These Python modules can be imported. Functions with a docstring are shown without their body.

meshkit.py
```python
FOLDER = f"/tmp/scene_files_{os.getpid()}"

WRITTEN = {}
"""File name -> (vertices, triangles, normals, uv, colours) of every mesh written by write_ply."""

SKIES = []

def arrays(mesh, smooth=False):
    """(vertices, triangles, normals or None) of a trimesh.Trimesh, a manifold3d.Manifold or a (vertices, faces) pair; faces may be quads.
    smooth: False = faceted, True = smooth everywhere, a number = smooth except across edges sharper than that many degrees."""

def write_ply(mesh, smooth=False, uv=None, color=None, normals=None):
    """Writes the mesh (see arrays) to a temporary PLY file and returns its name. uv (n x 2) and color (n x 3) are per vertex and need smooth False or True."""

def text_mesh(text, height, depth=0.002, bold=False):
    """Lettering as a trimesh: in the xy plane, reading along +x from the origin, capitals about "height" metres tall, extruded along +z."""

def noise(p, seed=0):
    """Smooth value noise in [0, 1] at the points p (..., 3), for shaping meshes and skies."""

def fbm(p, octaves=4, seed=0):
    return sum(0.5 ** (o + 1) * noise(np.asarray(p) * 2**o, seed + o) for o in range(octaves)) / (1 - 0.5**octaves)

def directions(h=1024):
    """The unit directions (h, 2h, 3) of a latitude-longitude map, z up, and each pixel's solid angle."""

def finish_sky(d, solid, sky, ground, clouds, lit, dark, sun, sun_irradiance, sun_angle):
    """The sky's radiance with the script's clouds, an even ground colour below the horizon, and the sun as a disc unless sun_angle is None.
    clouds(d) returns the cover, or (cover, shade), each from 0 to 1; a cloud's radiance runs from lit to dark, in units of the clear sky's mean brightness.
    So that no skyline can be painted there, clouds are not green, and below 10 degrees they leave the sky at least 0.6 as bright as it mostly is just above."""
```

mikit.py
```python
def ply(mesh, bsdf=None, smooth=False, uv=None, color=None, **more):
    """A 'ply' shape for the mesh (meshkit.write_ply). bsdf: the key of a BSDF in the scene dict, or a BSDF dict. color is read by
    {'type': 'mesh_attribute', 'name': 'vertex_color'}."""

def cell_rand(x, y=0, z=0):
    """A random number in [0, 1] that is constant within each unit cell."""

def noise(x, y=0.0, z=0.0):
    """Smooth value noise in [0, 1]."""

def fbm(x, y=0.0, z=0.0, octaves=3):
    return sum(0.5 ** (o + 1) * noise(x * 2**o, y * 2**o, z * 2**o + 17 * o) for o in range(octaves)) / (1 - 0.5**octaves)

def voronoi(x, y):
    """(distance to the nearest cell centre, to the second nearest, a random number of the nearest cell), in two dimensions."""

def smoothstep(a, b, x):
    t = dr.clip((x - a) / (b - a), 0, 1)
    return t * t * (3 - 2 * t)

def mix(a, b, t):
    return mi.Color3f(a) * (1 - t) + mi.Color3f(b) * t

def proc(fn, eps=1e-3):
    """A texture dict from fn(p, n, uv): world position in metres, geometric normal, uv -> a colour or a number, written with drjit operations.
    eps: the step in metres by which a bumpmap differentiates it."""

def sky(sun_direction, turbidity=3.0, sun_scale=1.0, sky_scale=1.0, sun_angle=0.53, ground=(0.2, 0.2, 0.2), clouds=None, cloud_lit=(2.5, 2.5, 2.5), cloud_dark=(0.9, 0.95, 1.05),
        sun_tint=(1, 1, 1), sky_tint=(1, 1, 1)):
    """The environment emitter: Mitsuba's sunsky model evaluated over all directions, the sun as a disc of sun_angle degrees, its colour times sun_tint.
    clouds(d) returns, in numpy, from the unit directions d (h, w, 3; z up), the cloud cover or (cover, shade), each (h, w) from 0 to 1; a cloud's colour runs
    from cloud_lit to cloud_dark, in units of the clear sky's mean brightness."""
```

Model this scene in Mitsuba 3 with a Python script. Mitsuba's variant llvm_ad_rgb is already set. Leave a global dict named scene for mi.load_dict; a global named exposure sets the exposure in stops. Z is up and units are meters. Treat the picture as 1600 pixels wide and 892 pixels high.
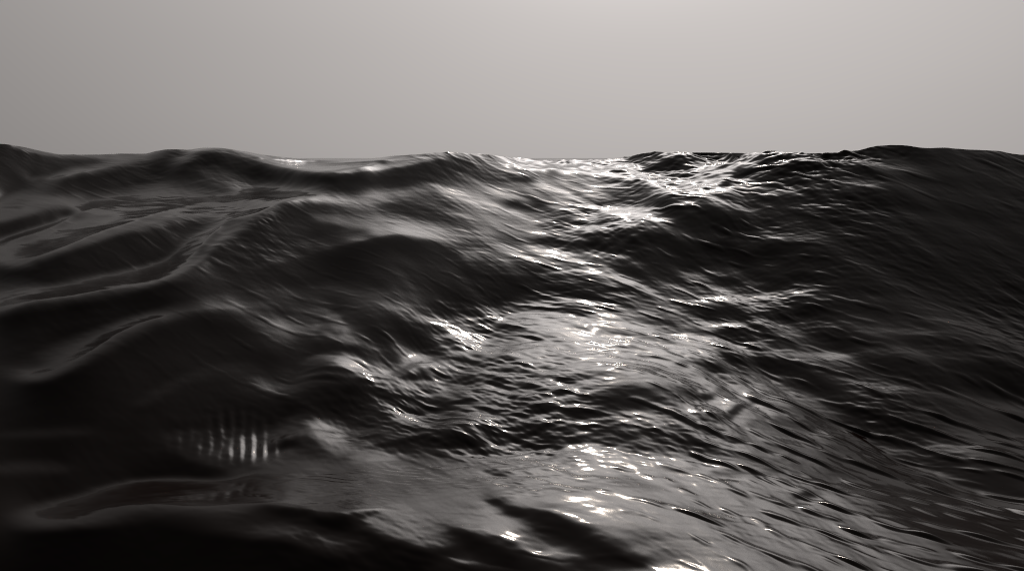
import math
import numpy as np
import mitsuba as mi
import mikit
import meshkit
from scipy.interpolate import RBFInterpolator, PchipInterpolator
from scipy.ndimage import map_coordinates, gaussian_filter
from scipy.sparse import coo_matrix
from scipy.sparse.linalg import spsolve

T = mi.ScalarTransform4f
scene, labels = {'type': 'scene'}, {}

# ------------------------------------------------------------------ camera, sky, exposure
W, H, FPX = 1600.0, 892.0, 1142.0          # layout frame and focal length in its pixels
HORIZON = 249.0                            # row of the true horizon in that frame
CAM_Z = 0.60                               # the lens is a hand's breadth above the water
PITCH = math.atan((H / 2 - HORIZON) / FPX)
fwd = np.array([0, math.cos(PITCH), -math.sin(PITCH)])
cam = np.array([0, 0, CAM_Z])
scene['camera'] = {
    'type': 'thinlens', 'fov': math.degrees(2 * math.atan(W / 2 / FPX)), 'fov_axis': 'x',
    'near_clip': 0.05, 'far_clip': 20000.0, 'aperture_radius': 0.0022, 'focus_distance': 3.2,
    'to_world': T().look_at(origin=cam.tolist(), target=(cam + fwd).tolist(), up=[0, 0, 1]),
    'film': {'type': 'hdrfilm', 'width': 1024, 'height': 570},
    'sampler': {'type': 'independent', 'sample_count': 64},
}
SUN_AZ, SUN_EL = math.radians(8.0), math.radians(39.0)
SUN = np.array([math.sin(SUN_AZ) * math.cos(SUN_EL), math.cos(SUN_AZ) * math.cos(SUN_EL), math.sin(SUN_EL)])


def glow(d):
    """Relative brightness of a milky sky: a broad aureole round the sun, its unseen core boosted to light the water, over a dim haze that is thicker to the right."""
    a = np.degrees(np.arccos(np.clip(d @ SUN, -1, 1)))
    return (0.03 + 1.18 * np.exp(-(a / 54.0) ** 1.9) + 12.5 * np.exp(-(a / 14.8) ** 2.6)) * (1 + 0.10 * np.tanh(2.2 * d[..., 0]))  # core above the frame raised for bright reflections, far sky dimmed for dark faces


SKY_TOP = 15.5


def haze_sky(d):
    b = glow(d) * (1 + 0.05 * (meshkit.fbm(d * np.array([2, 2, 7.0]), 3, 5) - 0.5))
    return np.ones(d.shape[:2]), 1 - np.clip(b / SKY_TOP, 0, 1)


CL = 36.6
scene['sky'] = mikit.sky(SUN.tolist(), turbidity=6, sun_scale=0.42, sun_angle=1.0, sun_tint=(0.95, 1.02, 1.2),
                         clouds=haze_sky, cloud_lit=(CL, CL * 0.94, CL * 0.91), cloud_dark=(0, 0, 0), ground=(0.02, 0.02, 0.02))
exposure = 1.3

# ------------------------------------------------------------------ sea water
IOR = 1.215
scene['water_bsdf'] = {'type': 'twosided', 'bsdf': {'type': 'roughplastic', 'distribution': 'ggx', 'alpha': 0.012, 'int_ior': IOR, 'ext_ior': 1.0,
                                                   'diffuse_reflectance': {'type': 'rgb', 'value': [0.0032, 0.0011, 0.0005]}}}

# The swell as it stood: the skyline of the crests, and tone marks along ridges, faces and troughs. Each tone is turned into the
# slope that the water must have there to mirror that much sky, and the slopes are integrated into one height field in metres.
SKYLINE = [(-200, 232), (0, 225), (30, 229), (60, 236), (100, 243), (150, 243), (200, 241), (225, 241), (245, 237), (262, 235), (290, 236), (318, 234), (335, 234.5),
           (360, 238), (400, 244), (440, 249), (480, 251), (540, 250.5), (600, 248), (650, 244), (700, 239), (740, 240), (780, 244), (820, 248), (860, 251), (920, 251.5),
           (965, 249), (1000, 243), (1030, 239), (1100, 238.5), (1200, 240), (1260, 240), (1320, 237), (1360, 232), (1385, 229.5), (1410, 231), (1440, 235),
           (1480, 232.5), (1510, 234), (1560, 236), (1580, 240), (1600, 242), (1800, 244)]
SKY_DEPTH = [(-200, 5), (0, 5.5), (60, 8), (110, 11), (200, 11), (262, 8.5), (320, 7), (400, 9.5), (460, 14), (560, 14), (640, 11), (700, 9.5), (780, 10.5), (860, 14), (930, 13),
             (1000, 9), (1100, 7.5), (1200, 6.5), (1300, 5.7), (1385, 5.2), (1500, 4.8), (1600, 4.5), (1800, 4.2)]
TONES = """
22 0 235 20 240 45 250|22 0 262 30 268|24 0 285 60 282|90 30 230 60 237 90 243|75 100 244 140 248 190 247 230 243|30 60 262 110 256 150 254
70 55 281 100 282 140 273 180 262 220 247 240 240|22 110 285 160 280 200 268 250 255 275 245|60 250 238 275 240|105 285 250 300 240 318 236 340 239 370 247 400 256
8 300 258 320 246 340 250 370 262 400 275|15 290 270 310 275|75 325 268 345 275 370 282 400 290|30 300 285 320 290 350 300|38 0 300 60 298 150 295
52 0 325 60 315 120 308|55 100 320 160 312 220 300 250 295|68 130 330 180 315|45 0 345 60 335|20 0 367 50 352 110 336|65 0 382 50 368 90 353 130 333
48 0 400 50 385 100 365 170 340|75 20 405 60 395 100 388 150 368 200 352 250 335 310 318 340 310|20 60 410 120 395 200 372|12 100 425 170 410 260 395
40 220 365 300 360 350 350|12 0 425 40 430 80 440|65 250 345 300 342 350 335|60 350 310 390 320|75 230 440 270 425 300 405 330 375 360 352 400 343 440 325 475 318
28 330 400 370 375 400 360|14 350 430 400 400
125 400 248 440 262 480 272 540 277 580 272|140 430 256 500 259 600 255|60 600 258 640 246|115 600 270 640 258 680 244 720 242 760 246
12 400 268 430 276 470 282 520 284 560 280 600 274 650 268|8 570 284 620 280 660 262 690 256 720 258|15 600 288 650 285 690 272|58 420 292 480 298 540 300
90 560 292 620 296 680 290|110 400 303 440 312 500 314 560 314 600 316|70 620 318 680 305 700 290|70 440 330 500 325 560 330|25 400 380 430 360 470 350 520 358
40 400 400 450 385 510 372 560 366|95 500 345 560 355 620 365 650 375|100 560 378 600 372 630 366|55 600 322 650 330 700 320|70 640 345 690 350 740 355
140 720 305 760 320 800 330|120 700 300 740 298 790 310|60 720 270 760 275 800 285|110 780 262 800 268|95 660 372 720 365 780 360|120 740 395 780 394
75 700 385 760 380 800 370|12 480 400 540 390 600 376 650 385 700 395|8 420 425 500 415 600 410 700 410 760 430|45 400 418 440 408 480 400 540 385
8 600 440 700 430 740 440|55 760 405 800 415
62 0 480 60 470 120 465 180 452 230 445|10 0 500 80 490 150 480 230 462 260 452|4 60 525 140 505 200 490 280 465|30 280 465 340 450 400 435
58 50 587 90 578 140 555 190 525 240 505 300 492 360 487 400 480 440 465|38 120 545 170 520|22 0 575 60 570|2 0 610 80 600 150 575 200 550 280 520
1 100 640 200 600 260 570 320 540|15 320 515 380 520|45 350 500 400 510 440 490|30 225 630 260 605 300 585 340 575 390 570|5 250 640 320 610 380 610
10 0 665 100 660 180 650 220 645
55 420 470 480 465 540 465 600 460|8 640 470 700 465 770 470|4 660 455 740 455|70 440 500 500 520 540 530|130 505 515 520 522|100 505 505 515 505
45 560 490 620 490 680 490|80 650 500 700 498 760 505|20 640 510 680 520|25 400 540 440 560 450 590|70 450 530 465 545 475 570 475 600|20 500 545 540 540 570 550
8 560 545 580 555 600 570|150 500 575 520 590 530 600|75 540 580 590 585 610 585|110 600 570 640 575 670 580|8 540 605 590 600 640 590 690 588|25 600 612 640 610
140 660 600 680 615 700 630|60 700 600 730 605|95 740 560 780 560|130 760 530 790 535|150 775 600 790 602|20 740 615 770 610|50 490 640 540 645 600 650
15 600 630 630 640|140 660 640 700 650 740 655|10 400 600 430 620 460 640
20 0 680 80 677 140 675|2 0 700 100 700 200 690|25 0 730 40 726 100 735|2 0 770 100 765 150 750|62 70 812 130 795 170 780 200 760 240 755 300 757 360 765 400 770
65 220 775 300 780 370 785|5 180 745 260 742 340 745|2 0 840 150 830 300 850 450 850 500 870|20 200 808 260 806 300 812|40 270 685 330 690 390 695 440 685
30 330 720 380 725 410 735|5 260 660 330 655 440 650|3 225 700 235 700|2 0 900 200 900 400 900 600 900
10 455 690 465 700|145 480 680 500 700 530 720|150 480 705 510 725|25 520 680 600 690 640 700|55 560 715 620 720|10 640 690 700 695 740 700|60 700 672 760 670
110 440 735 500 745 560 750|70 415 760 425 760|100 450 785 520 790 560 795|95 560 765 600 770 700 770|130 640 735 700 730 790 725|90 690 715 740 712|120 760 750 800 760
15 420 795 480 800|18 560 800 620 800 660 808|130 600 820 660 825 690 835|100 620 800 690 803|3 500 820 560 825 620 850 680 870|5 700 830 760 850 800 870
45 420 830 460 828 500 840 530 850|110 720 800 760 815 790 822|15 770 780 800 795|35 680 850 710 875|10 700 900 800 900 900 905
170 860 258 920 259 980 256|150 800 270 860 265 930 275 980 275|230 825 258 835 258|120 800 290 850 295 900 305|130 860 285 940 283|50 800 272 830 278
240 990 258 1000 268 1020 278 1040 282|45 1000 250 1050 248 1090 248|120 1040 243 1100 241 1200 243|200 1090 255 1110 253|35 1040 262 1080 264|200 1100 270 1150 264
30 960 310 1000 312 1025 318|220 1040 295 1060 290|90 1000 298 1020 300|35 800 320 840 322|110 800 335 880 330|220 940 325 980 332 1010 330|60 880 345 950 342
200 910 358 940 358|12 930 370 980 370 1030 375|20 860 375 900 385|100 840 365 890 365|150 800 403 870 398|80 790 380 810 380|25 800 430 850 420|110 870 425 910 430
25 1040 330 1100 330 1150 335|18 1060 350 1120 380|5 1000 400 1040 420|45 950 400 1000 430|15 1080 400 1180 420|35 1180 300 1250 300
80 1200 245 1280 243|60 1250 250 1340 250 1400 255|10 1250 265 1320 275 1400 285 1500 300 1590 310|12 1400 238 1500 243 1580 249|40 1240 305 1300 310
9 1300 350 1400 370 1500 380|8 1200 345 1300 400 1400 420 1550 430|20 1450 260 1500 275
25 1220 460 1280 475 1400 480|38 1400 495 1450 520 1500 545|35 1500 500 1550 520 1590 540|42 1350 510 1400 535 1430 550|3 1280 510 1350 540 1420 570 1520 590 1590 600
25 1250 495 1300 505|12 1550 470 1600 480|70 1200 490 1230 520|20 1195 540 1210 540|80 1210 565 1260 575|50 1320 575 1350 590|110 1200 620 1240 640
45 1300 630 1400 650|30 1420 620 1520 640 1600 645
25 800 470 870 465 900 480|60 920 460 1000 470|100 1000 480 1080 490|75 1100 470 1180 480|240 830 500 870 510|150 795 530 805 530|245 890 530 920 535
245 880 565 910 560|240 935 560 945 560|50 830 580 880 582|190 800 600 860 610 890 620|12 830 640 900 640 960 650|60 920 590 980 600 1020 630|120 960 520 1060 530
150 1000 570 1100 580|110 1040 600 1140 610|120 1125 540 1135 540|40 1130 565 1190 575|110 1000 640 1100 645 1180 650|70 840 660 860 660
40 800 690 860 690|100 800 712 860 720|45 870 725 900 740|120 895 690 905 690|240 830 750 860 760 890 765|150 790 740 805 740|45 960 690 1020 705 1100 712
140 950 710 1020 740|120 1040 720 1100 728|70 1080 745 1180 750|140 1000 770 1050 775 1150 770|120 930 775 1000 800|110 900 800 960 820 1030 840
8 860 800 900 830 960 860 1000 880|45 820 850 880 880|12 795 800 810 802|120 1050 850 1130 870|150 1100 800 1180 810
120 1200 690 1250 680|40 1210 740 1290 750|70 1330 710 1450 740|5 1370 680 1390 680|50 1460 690 1550 700|140 1230 760 1245 760|30 1245 772 1260 772
80 1300 770 1400 780 1500 790|130 1200 810 1280 820|100 1300 830 1400 840|75 1500 800 1600 810|110 1200 870 1300 875|75 1450 860 1600 880|20 1400 720 1500 745 1590 770
110 1000 905 1200 905|70 1400 905 1600 905|12 1650 300 1700 400|30 1650 560 1700 600|60 1660 700 1700 800|10 -60 300 -60 500 -60 700 -60 860
"""
strokes = []
for part in TONES.replace('\n', '|').split('|'):
    if part.strip():
        a = [float(x) for x in part.split()]
        strokes.append((a[0], np.array(a[1:]).reshape(-1, 2)))


def along(p, step=26.0):
    d = np.r_[0, np.cumsum(np.hypot(*np.diff(p, axis=0).T))]
    s = np.linspace(0, d[-1], max(2, int(d[-1] / step) + 1))
    return np.stack([np.interp(s, d, p[:, 0]), np.interp(s, d, p[:, 1])], 1)


pts = [(along(p), v) for v, p in strokes]
tone_p = np.vstack([p for p, _ in pts])
tone_v = np.concatenate([np.full(len(p), v) for p, v in pts])
_, keep = np.unique(np.round(tone_p), axis=0, return_index=True)
YS = 2.0                                    # marks lie along the crests: the field is stretched sideways
tone = RBFInterpolator(tone_p[keep] * [1, YS], tone_v[keep], kernel='linear', smoothing=1.0, neighbors=60)


def depression(py):
    """Tangent of the angle below the horizon and forward factor for a row of the frame."""
    b = (H / 2 - py) / FPX
    f = math.cos(PITCH) + b * math.sin(PITCH)
    return (math.sin(PITCH) - b * math.cos(PITCH)) / f, f


TURNS = 5
NX, NY = 330, 200
PX = np.linspace(-60, 1660, NX)
sky_row = PchipInterpolator(*np.array(SKYLINE).T)
sky_far = PchipInterpolator(*np.array(SKY_DEPTH).T)
BOTTOM = 930.0
wrow = np.linspace(0, 1, NY) ** 1.35
gpx = np.broadcast_to(PX, (NY, NX))
even_row = gaussian_filter(sky_row(PX), 14, mode='nearest')[None]
gpy = even_row + wrow[:, None] * (BOTTOM - even_row) + (sky_row(PX)[None] - even_row) * np.exp(-(wrow[:, None] / 0.05))
t, ff = depression(gpy)
u = (gpx - W / 2) / FPX / ff                # X / Y
lum = np.clip(tone(np.stack([gpx, gpy * YS], -1).reshape(-1, 2)).reshape(NY, NX), 1, 250)
lin = np.where(lum < 10, lum / 255 / 12.92, ((lum / 255 + 0.055) / 1.055) ** 2.4)
lin = np.clip(0.5 * (np.clip(lin, 1e-4, 1) / 0.5) ** 0.92, 0.003, 0.6)
lin *= 1 + 0.9 / (1 + np.exp(-(gpx - 420) / 40)) / (1 + np.exp(-(gpy - 690) / 20)) * (lin > 0.02)
lin *= 1 + 1.2 * np.exp(-((gpx - 500) / 60) ** 4 - ((gpy - 640) / 95) ** 4) * (lin > 0.06)
lin *= 1 + 0.6 * (lin > 0.025) / (1 + np.exp((gpx - 440) / 50)) / (1 + np.exp((285 - gpy) / 12)) / (1 + np.exp((gpy - 460) / 25)) + 0.5 * ((gpx > 390) & (gpx < 820) & (gpy > 715) & (lin > 0.05))
lin = gaussian_filter(lin, 0.6)
aim = lin.copy()

# slope that gives that tone: Fresnel times the sky it mirrors
view = np.stack([u, np.ones_like(u), -t], -1)
view /= np.linalg.norm(view, axis=-1, keepdims=True)
side = view[..., :2] / np.linalg.norm(view[..., :2], axis=-1, keepdims=True)
SKYGAIN = 0.66                              # brightness in the picture of a sky of relative brightness 1


def mirrored(s, lateral=0.0):
    """Brightness of water that falls by s towards the beholder and by 'lateral' to the right."""
    n = np.stack([lateral * side[..., 1] - s * side[..., 0], -lateral * side[..., 0] - s * side[..., 1], np.ones_like(u)], -1)
    n /= np.linalg.norm(n, axis=-1, keepdims=True)
    c = -(view * n).sum(-1)
    r = view + 2 * c[..., None] * n
    cc = np.clip(c, 1e-3, 1)
    ct = np.sqrt(1 - (1 - cc ** 2) / IOR ** 2)
    R = 0.5 * (((cc - IOR * ct) / (cc + IOR * ct)) ** 2 + ((ct - IOR * cc) / (ct + IOR * cc)) ** 2)
    open_sky = np.clip((r[..., 2] + 0.02) / 0.14, 0, 1)          # low reflections near the beholder meet the next wave, not the sky
    return R * SKYGAIN * glow(r) * np.where(t > 0.12, 0.04 + 0.96 * open_sky ** 2, 1) + 0.001, c, open_sky


def wanted(lateral):
    best, slope = np.full(u.shape, 1e9), np.zeros_like(u)
    for s in np.linspace(0.85, -0.55, 52):
        pred, c, up = mirrored(s, lateral)
        err = np.abs(np.log(pred / aim)) + 0.14 * abs(s)
        ok = (c > 0.05) & (err < best) & ((up > 0.8) | (t < 0.12) | (s > 0))
        best, slope = np.where(ok, err, best), np.where(ok, s, slope)
    return gaussian_filter(slope, (0.7, 0.8))


# integrate: q = ln(depth), dq/dt = -1 / (slope + t); neighbours in a row at about the same height
ids = np.arange(NX * NY).reshape(NY, NX)
dt, du, dtl = np.diff(t, axis=0), np.diff(u, axis=1), np.diff(t, axis=1)
tl, ul = 0.5 * (t[:, 1:] + t[:, :-1]), du
plane = np.minimum(np.log((CAM_Z - 0.04) / np.maximum(t, 0.03)), np.log(sky_far(PX))[None])
LAT = 1.7
calm = 1 + 1.4 / (1 + np.exp((gpx - 560) / 60)) / (1 + np.exp((gpy - 330) / 25))   # the smooth swell at the left bends less sideways
lateral = np.zeros_like(u)
for turn in range(TURNS):
    slope = wanted(lateral)
    rows, cols, vals, rhs, count = [], [], [], [], 0

    def equations(terms, value, w):
        global count
        w = np.broadcast_to(w, value.shape)
        for i, c in terms:
            rows.append(count + np.arange(value.size)); cols.append(i.ravel()); vals.append((np.broadcast_to(c, value.shape) * w).ravel())
        rhs.append((value * w).ravel()); count += value.size

    st = np.maximum(0.5 * (slope[1:] + slope[:-1] + t[1:] + t[:-1]), 0.05)
    step = -dt / st
    equations([(ids[1:], 1.0), (ids[:-1], -1.0)], step, 1 / (np.abs(step) + 0.002))
    equations([(ids[:, 1:], tl / du), (ids[:, :-1], -tl / du)], -dtl / du, LAT * calm[:, 1:])
    equations([(ids[:, 1:], 1 / du), (ids[:, :-1], -1 / du)], 0 * du, 0.16 * calm[:, 1:])
    equations([(ids, 1.0)], plane, 0.40 * (t > 0.06) + 0.10 * (t > 0.35) + 0.02)
    equations([(ids[0], 1.0)], np.log(sky_far(PX)), 6.0)
    A = coo_matrix((np.concatenate(vals), (np.concatenate(rows), np.concatenate(cols))), shape=(count, NX * NY)).tocsr()
    q = spsolve((A.T @ A).tocsc(), A.T @ np.concatenate(rhs)).reshape(NY, NX)
    q = np.minimum.accumulate(q - 1e-4 * np.arange(NY)[:, None], axis=0)
    # lateral fall of the surface: along a row, less the part that comes from the depth changing
    dq_v, dq_h = np.gradient(q, axis=0) / np.gradient(t, axis=0), np.gradient(q, axis=1)
    s_now = -1 / np.minimum(dq_v, -1e-3) - t
    du_g = np.gradient(u, axis=1)
    dz = -(t * dq_h + np.gradient(t, axis=1)) / du_g            # dz per (Y du) along the row
    new = -(dz - s_now * dq_h / du_g)
    lateral = np.clip(gaussian_filter(0.5 * lateral + 0.5 * new, 3.0), -0.35, 0.35) * np.clip((PX + 20) / 140, 0, 1)[None]
    aim = np.clip(aim * np.clip(lin / gaussian_filter(mirrored(s_now, new)[0], 0.7), 0.35, 2.8) ** 0.5, 0.001, 1.5)

# ------------------------------------------------------------------ fine surface on the same fan of columns
FX, FY, FAR = 1090, 830, 130
fpx = np.linspace(-60, 1660, FX)
ci = np.interp(fpx, PX, np.arange(NX))
ri = np.linspace(0, NY - 1, FY)
Ri, Ci = np.meshgrid(ri, ci, indexing='ij')
fq = map_coordinates(q, [Ri, Ci], order=3, mode='nearest')
fu = map_coordinates(u, [Ri, Ci], order=3, mode='nearest')
ft = map_coordinates(t, [Ri, Ci], order=3, mode='nearest')
fpy = map_coordinates(gpy, [Ri, Ci], order=3, mode='nearest')
Yv = np.exp(fq)
Zv = CAM_Z - Yv * ft
Xv = Yv * fu
# beyond the crests: down the back of the swell and on to the horizon
Y0, Z0, u0 = Yv[0], Zv[0], fu[0]
k = (np.arange(FAR, 0, -1) / FAR)[:, None]
Yf = Y0[None] * (1 + 0.012 * (np.exp(k * 13.4) - 1) / 1.0)
dist = Yf - Y0[None]
far_level = 0.20
Zf = far_level + (Z0[None] - far_level) * np.exp(-(dist / (0.22 * Y0[None])) ** 1.6)
Xf = Yf * u0[None]
rng = np.random.default_rng(7)


def waves(X, Y, spacing, n, lmin, lmax, heading, spread, slope_rms, seed):
    """A random sea: the sum of n sines between two wavelengths about one heading, each left out where the mesh is too coarse for it."""
    g = np.random.default_rng(seed)
    out = np.zeros_like(X)
    for lam in np.exp(np.linspace(math.log(lmin), math.log(lmax), n)):
        lam *= g.uniform(0.9, 1.1)
        a = heading + spread * g.normal()
        kk = 2 * math.pi / lam
        amp = slope_rms * math.sqrt(2 / n) / kk
        out += amp * np.clip(lam / spacing / 3 - 0.7, 0, 1) * np.sin(kk * (X * math.sin(a) + Y * math.cos(a)) + g.uniform(0, 6.28))
    return out


def spacing(X, Y):
    return np.maximum(np.abs(np.gradient(Y, axis=0)), np.abs(np.gradient(X, axis=1)))


sf = spacing(Xf, Yf)
fade = 1 - np.exp(-(dist / (0.5 * Y0[None])) ** 2)
Zf += fade * 0.39 * np.tanh((waves(Xf, Yf, sf, 50, 0.6, 6, 0.3, 0.5, 0.24, 3) + waves(Xf, Yf, sf, 40, 5, 16, 0.2, 0.45, 0.11, 4)) / 0.39)
Zf = np.where(dist > 250, Zf - dist ** 2 / 1.27e7, Zf)

# sharp crests: a lip along a ridge, steep towards the beholder and long behind
CRESTS = [(3, 9, 40, [(450, 263), (520, 258), (580, 257), (650, 251)]), (2.5, 7, 40, [(370, 248), (430, 254), (500, 254), (560, 252)]), (2.5, 7, 40, [(840, 257), (890, 255), (960, 256)]),
          (7, 30, 110, [(215, 247), (262, 240), (290, 243), (318, 238), (345, 242), (380, 252), (420, 264), (470, 275), (520, 279), (580, 274), (640, 262), (690, 250), (740, 246)]),
          (6, 30, 110, [(235, 433), (270, 422), (300, 403), (330, 373), (360, 350), (400, 340), (440, 323), (480, 318), (570, 326)]),
          (3.5, 28, 90, [(10, 406), (60, 395), (100, 388), (150, 368), (200, 352), (250, 335), (310, 318), (350, 308)]),
          (3, 24, 80, [(-50, 396), (0, 382), (50, 368), (90, 353), (130, 333), (190, 314)]),
          (4, 20, 60, [(40, 283), (100, 280), (140, 272), (180, 262), (220, 249)]),
          (7, 40, 130, [(40, 589), (90, 578), (140, 555), (190, 525), (240, 505), (300, 492), (360, 487), (400, 480), (450, 464)]),
          (7, 26, 90, [(-50, 500), (0, 490), (60, 476), (120, 468), (180, 456), (250, 442)]),
          (4, 30, 100, [(420, 418), (500, 396), (560, 382), (620, 370), (680, 378), (750, 395)]),
          (6, 44, 130, [(40, 816), (110, 806), (180, 786), (230, 790), (300, 794), (400, 790), (480, 800), (560, 806), (620, 820), (700, 842)])]
for high, front, back, line in CRESTS:
    line = np.array(line, float)
    on = np.nonzero((fpx > line[0, 0]) & (fpx < line[-1, 0]))[0]
    row = PchipInterpolator(*line.T)(fpx[on])
    end = np.minimum(fpx[on] - line[0, 0], line[-1, 0] - fpx[on]) / (line[-1, 0] - line[0, 0])
    for j, r, e in zip(on, row, end):
        yc = np.interp(r, fpy[:, j], Yv[:, j])
        m = yc / FPX
        d = (Yv[:, j] - yc) / m
        Zv[:, j] += high * m * math.sin(min(1, e / 0.4) * math.pi / 2) ** 2 * np.where(d > 0, np.exp(-d / back), np.exp(-(d / front) ** 2))

# ripples
sv = spacing(Xv, Yv)
RIP = np.array([(0, 240, .14), (0, 420, .14), (0, 600, .06), (0, 860, .06), (300, 250, .25), (200, 310, .25), (300, 400, .25), (300, 600, .12), (300, 850, .12), (600, 260, .10), (600, 400, .10),
                (600, 500, .35), (600, 640, .7), (520, 700, .3), (600, 760, .12), (600, 880, .3), (700, 760, .2), (800, 260, .3), (800, 330, .3), (900, 285, .45), (1060, 280, 1.4), (800, 450, .5), (700, 420, .15), (800, 620, .9), (800, 760, .6), (1000, 245, 1.5), (1150, 243, 2.1), (1320, 242, 2.1),
                (1000, 330, 1.1), (1000, 450, 1.2), (1000, 600, 1), (1000, 760, .5), (1000, 880, .35), (1200, 290, 1.1), (1200, 350, .8), (1200, 470, 1.2), (1200, 600, 1.2),
                (1200, 750, .4), (1200, 880, .25), (1400, 240, .8), (1400, 350, .4), (1400, 500, .55), (1400, 620, 1.0), (1400, 760, .2), (1400, 880, .2), (1600, 240, .5),
                (1600, 350, .3), (1600, 500, .5), (1600, 620, .6), (1600, 760, .2), (1600, 880, .2)], float)
rip_c = RBFInterpolator(RIP[:, :2] * [1, 1.5], RIP[:, 2], kernel='linear')(np.stack([gpx, gpy * 1.5], -1).reshape(-1, 2)).reshape(NY, NX)
rip = np.clip(map_coordinates(rip_c, [Ri, Ci], order=1), 0.03, 2.2)
P = np.stack([Xv, Yv, 0 * Xv], -1)
wx = Xv + 0.16 * (meshkit.fbm(P * 1.3, 2, 1) - 0.5)
wy = Yv + 0.20 * (meshkit.fbm(P * 1.3 + [0, 0, 5], 2, 2) - 0.5)
gust = np.clip((meshkit.fbm(P * [2.0, 1.5, 1], 3, 4) - 0.36) / 0.3, 0.0, 1)
turnto = np.clip((fu - 0.02) / 0.30, 0, 1)
turnto = turnto * turnto * (3 - 2 * turnto)


def both(n, lmin, lmax, spread, rms, seed):
    return (1 - turnto) * waves(wx, wy, sv, n, lmin, lmax, 0.35, spread, rms, seed) + turnto * waves(wx, wy, sv, n, lmin, lmax, 0.72, spread, rms, seed + 10)


fine = both(44, 0.022, 0.12, 0.38, 0.17, 11) + both(14, 0.012, 0.025, 0.5, 0.04, 17)
mid = both(28, 0.12, 0.55, 0.38, 0.12, 12)
# short sharp wrinkles: the tops of a third field
wr = both(26, 0.035, 0.13, 0.18, 0.9, 13)
amp = 0.011
wr = amp * np.log1p(np.exp(np.clip((wr / amp - 0.75) * 4, -30, 30))) / 4
slit = 1 / (1 + np.exp(-(fpx[None] - 1120) / 60)) / (1 + np.exp(-(fpy - 640) / 25))
Zv = Zv + rip * (fine * (0.25 + 0.95 * gust) + mid + 0.22 * wr) + slit * 0.45 * wr


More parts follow.
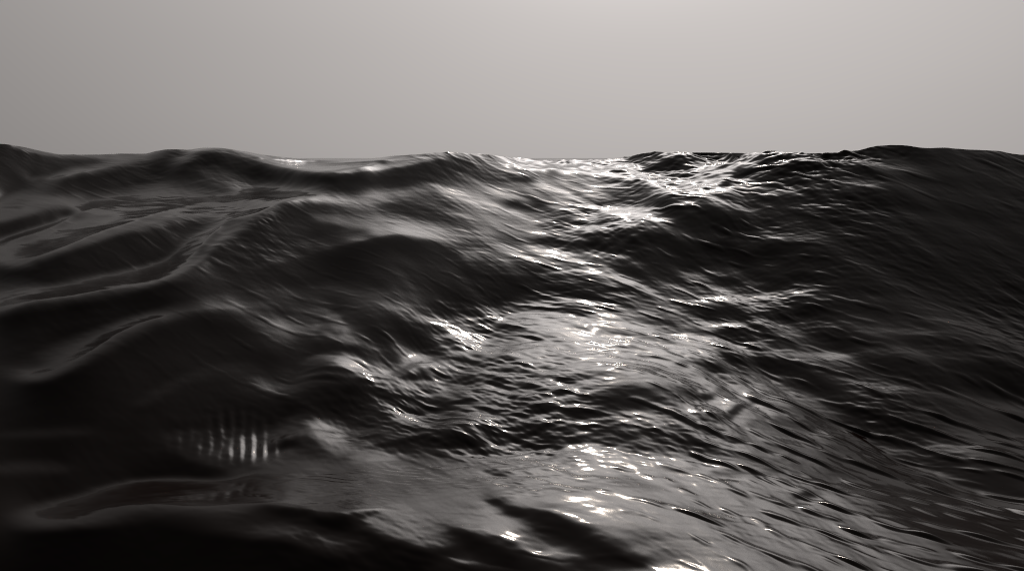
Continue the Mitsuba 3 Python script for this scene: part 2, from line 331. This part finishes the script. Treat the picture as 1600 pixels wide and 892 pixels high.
def packet(px, py, rx, ry, lam, heading, rms, seed, n=10, spread=0.12):
    """A patch of ripples round the place that this point of the swell has; sizes in frame pixels at its distance."""
    j = int(np.argmin(np.abs(fpx - px))); i = int(np.argmin(np.abs(fpy[:, j] - py)))
    m = Yv[i, j] / FPX
    w = np.exp(-(((fpx[None] - px) / rx) ** 2 + ((fpy - py) / ry) ** 2) ** 2)
    return w * waves(Xv, Yv, sv, n, lam * m * 0.85, lam * m * 1.15, heading, spread, rms, seed)


Zv = Zv + packet(365, 683, 104, 36, 19, 1.20, 0.17, 31, 10, 0.12) + packet(390, 345, 45, 9, 9, 0.5, 0.08, 32, 16, 0.6)
Zv = Zv + packet(600, 752, 110, 22, 12, 0.2, 0.10, 34) + packet(540, 590, 70, 14, 22, 0.1, 0.12, 35) + packet(1210, 243, 190, 11, 13, 0.5, 0.22, 37, 20, 0.6) + packet(600, 610, 230, 110, 140, 0.5, 0.17, 38, 14, 1.1)

X = np.vstack([Xf, Xv]); Y = np.vstack([Yf, Yv]); Z = np.vstack([Zf, Zv])


def grid_faces(ny, nx, flip=False):
    i = np.arange(ny * nx).reshape(ny, nx)
    f = np.stack([i[:-1, :-1], i[1:, :-1], i[1:, 1:], i[:-1, 1:]], -1).reshape(-1, 4)
    return f


# the fan goes on sideways and towards the beholder, coarser, at the same height as its rim and easing to the mean level
NSIDE, NNEAR = 110, 60


def widen(X, Y, Z, sgn):
    e = (X[:, -1], Y[:, -1], Z[:, -1]) if sgn > 0 else (X[:, 0], Y[:, 0], Z[:, 0])
    k = (np.arange(1, NSIDE + 1) / NSIDE)[None]
    ue = (e[0] / e[1])[:, None] + sgn * 2.6 * k ** 1.7
    Ye = np.repeat(e[1][:, None], NSIDE, 1)
    Xe = Ye * ue
    h = 0.12 * np.sin(Xe * 2.1 + Ye * 1.3) * np.exp(-Ye / 60) + 0.08 * np.sin(Xe * 3.7 - Ye * 2.2) * np.exp(-Ye / 40)
    w = np.exp(-(k / 0.30) ** 2)
    base = gaussian_filter(e[2], 14, mode='nearest')[:, None]
    Ze = base * w + (1 - w) * (base + 0.7 * h * (1 - np.exp(-Ye / 3))) + (e[2][:, None] - base) * np.exp(-(k / 0.07) ** 2)
    sp = np.maximum(np.abs(np.gradient(Ye, axis=0)), np.abs(np.gradient(Xe, axis=1)))
    Ze += (1 - np.exp(-(k / 0.08) ** 2)) * np.exp(-Ye / 40) * (waves(Xe, Ye, sp, 24, 0.05, 0.5, 0.5, 0.4, 0.10, 51) + waves(Xe, Ye, sp, 16, 0.5, 3, 0.4, 0.4, 0.08, 52))
    return (Xe, Ye, Ze) if sgn > 0 else (Xe[:, ::-1], Ye[:, ::-1], Ze[:, ::-1])


R_, L_ = widen(X, Y, Z, 1), widen(X, Y, Z, -1)
X, Y, Z = (np.hstack([l, m, r]) for l, m, r in zip(L_, (X, Y, Z), R_))
kk = (np.arange(1, NNEAR + 1) / NNEAR)[:, None]
Yn = Y[-1][None] * (1 - kk) - 6.0 * kk ** 2
Xn = X[-1][None] * (1 + 2.5 * kk ** 2) + 0 * Yn
Zn = Z[-1][None] * np.exp(-(kk / 0.35) ** 2) + (1 - np.exp(-(kk / 0.35) ** 2)) * (gaussian_filter(Z[-1], 120, mode='nearest')[None] + 0.03 * np.sin(2.6 * Xn + 1.7 * Yn))
X, Y, Z = np.vstack([X, Xn]), np.vstack([Y, Yn]), np.vstack([Z, Zn])
V = np.stack([X, Y, Z], -1).reshape(-1, 3)
F = grid_faces(*X.shape)
F = np.vstack([F[:, [0, 1, 2]], F[:, [0, 2, 3]]])
scene['sea'] = mikit.ply((V, F), 'water_bsdf', smooth=True)
labels['sea'] = {'label': 'dark choppy sea swell glittering under a pale hazy sky', 'category': 'water', 'kind': 'structure'}
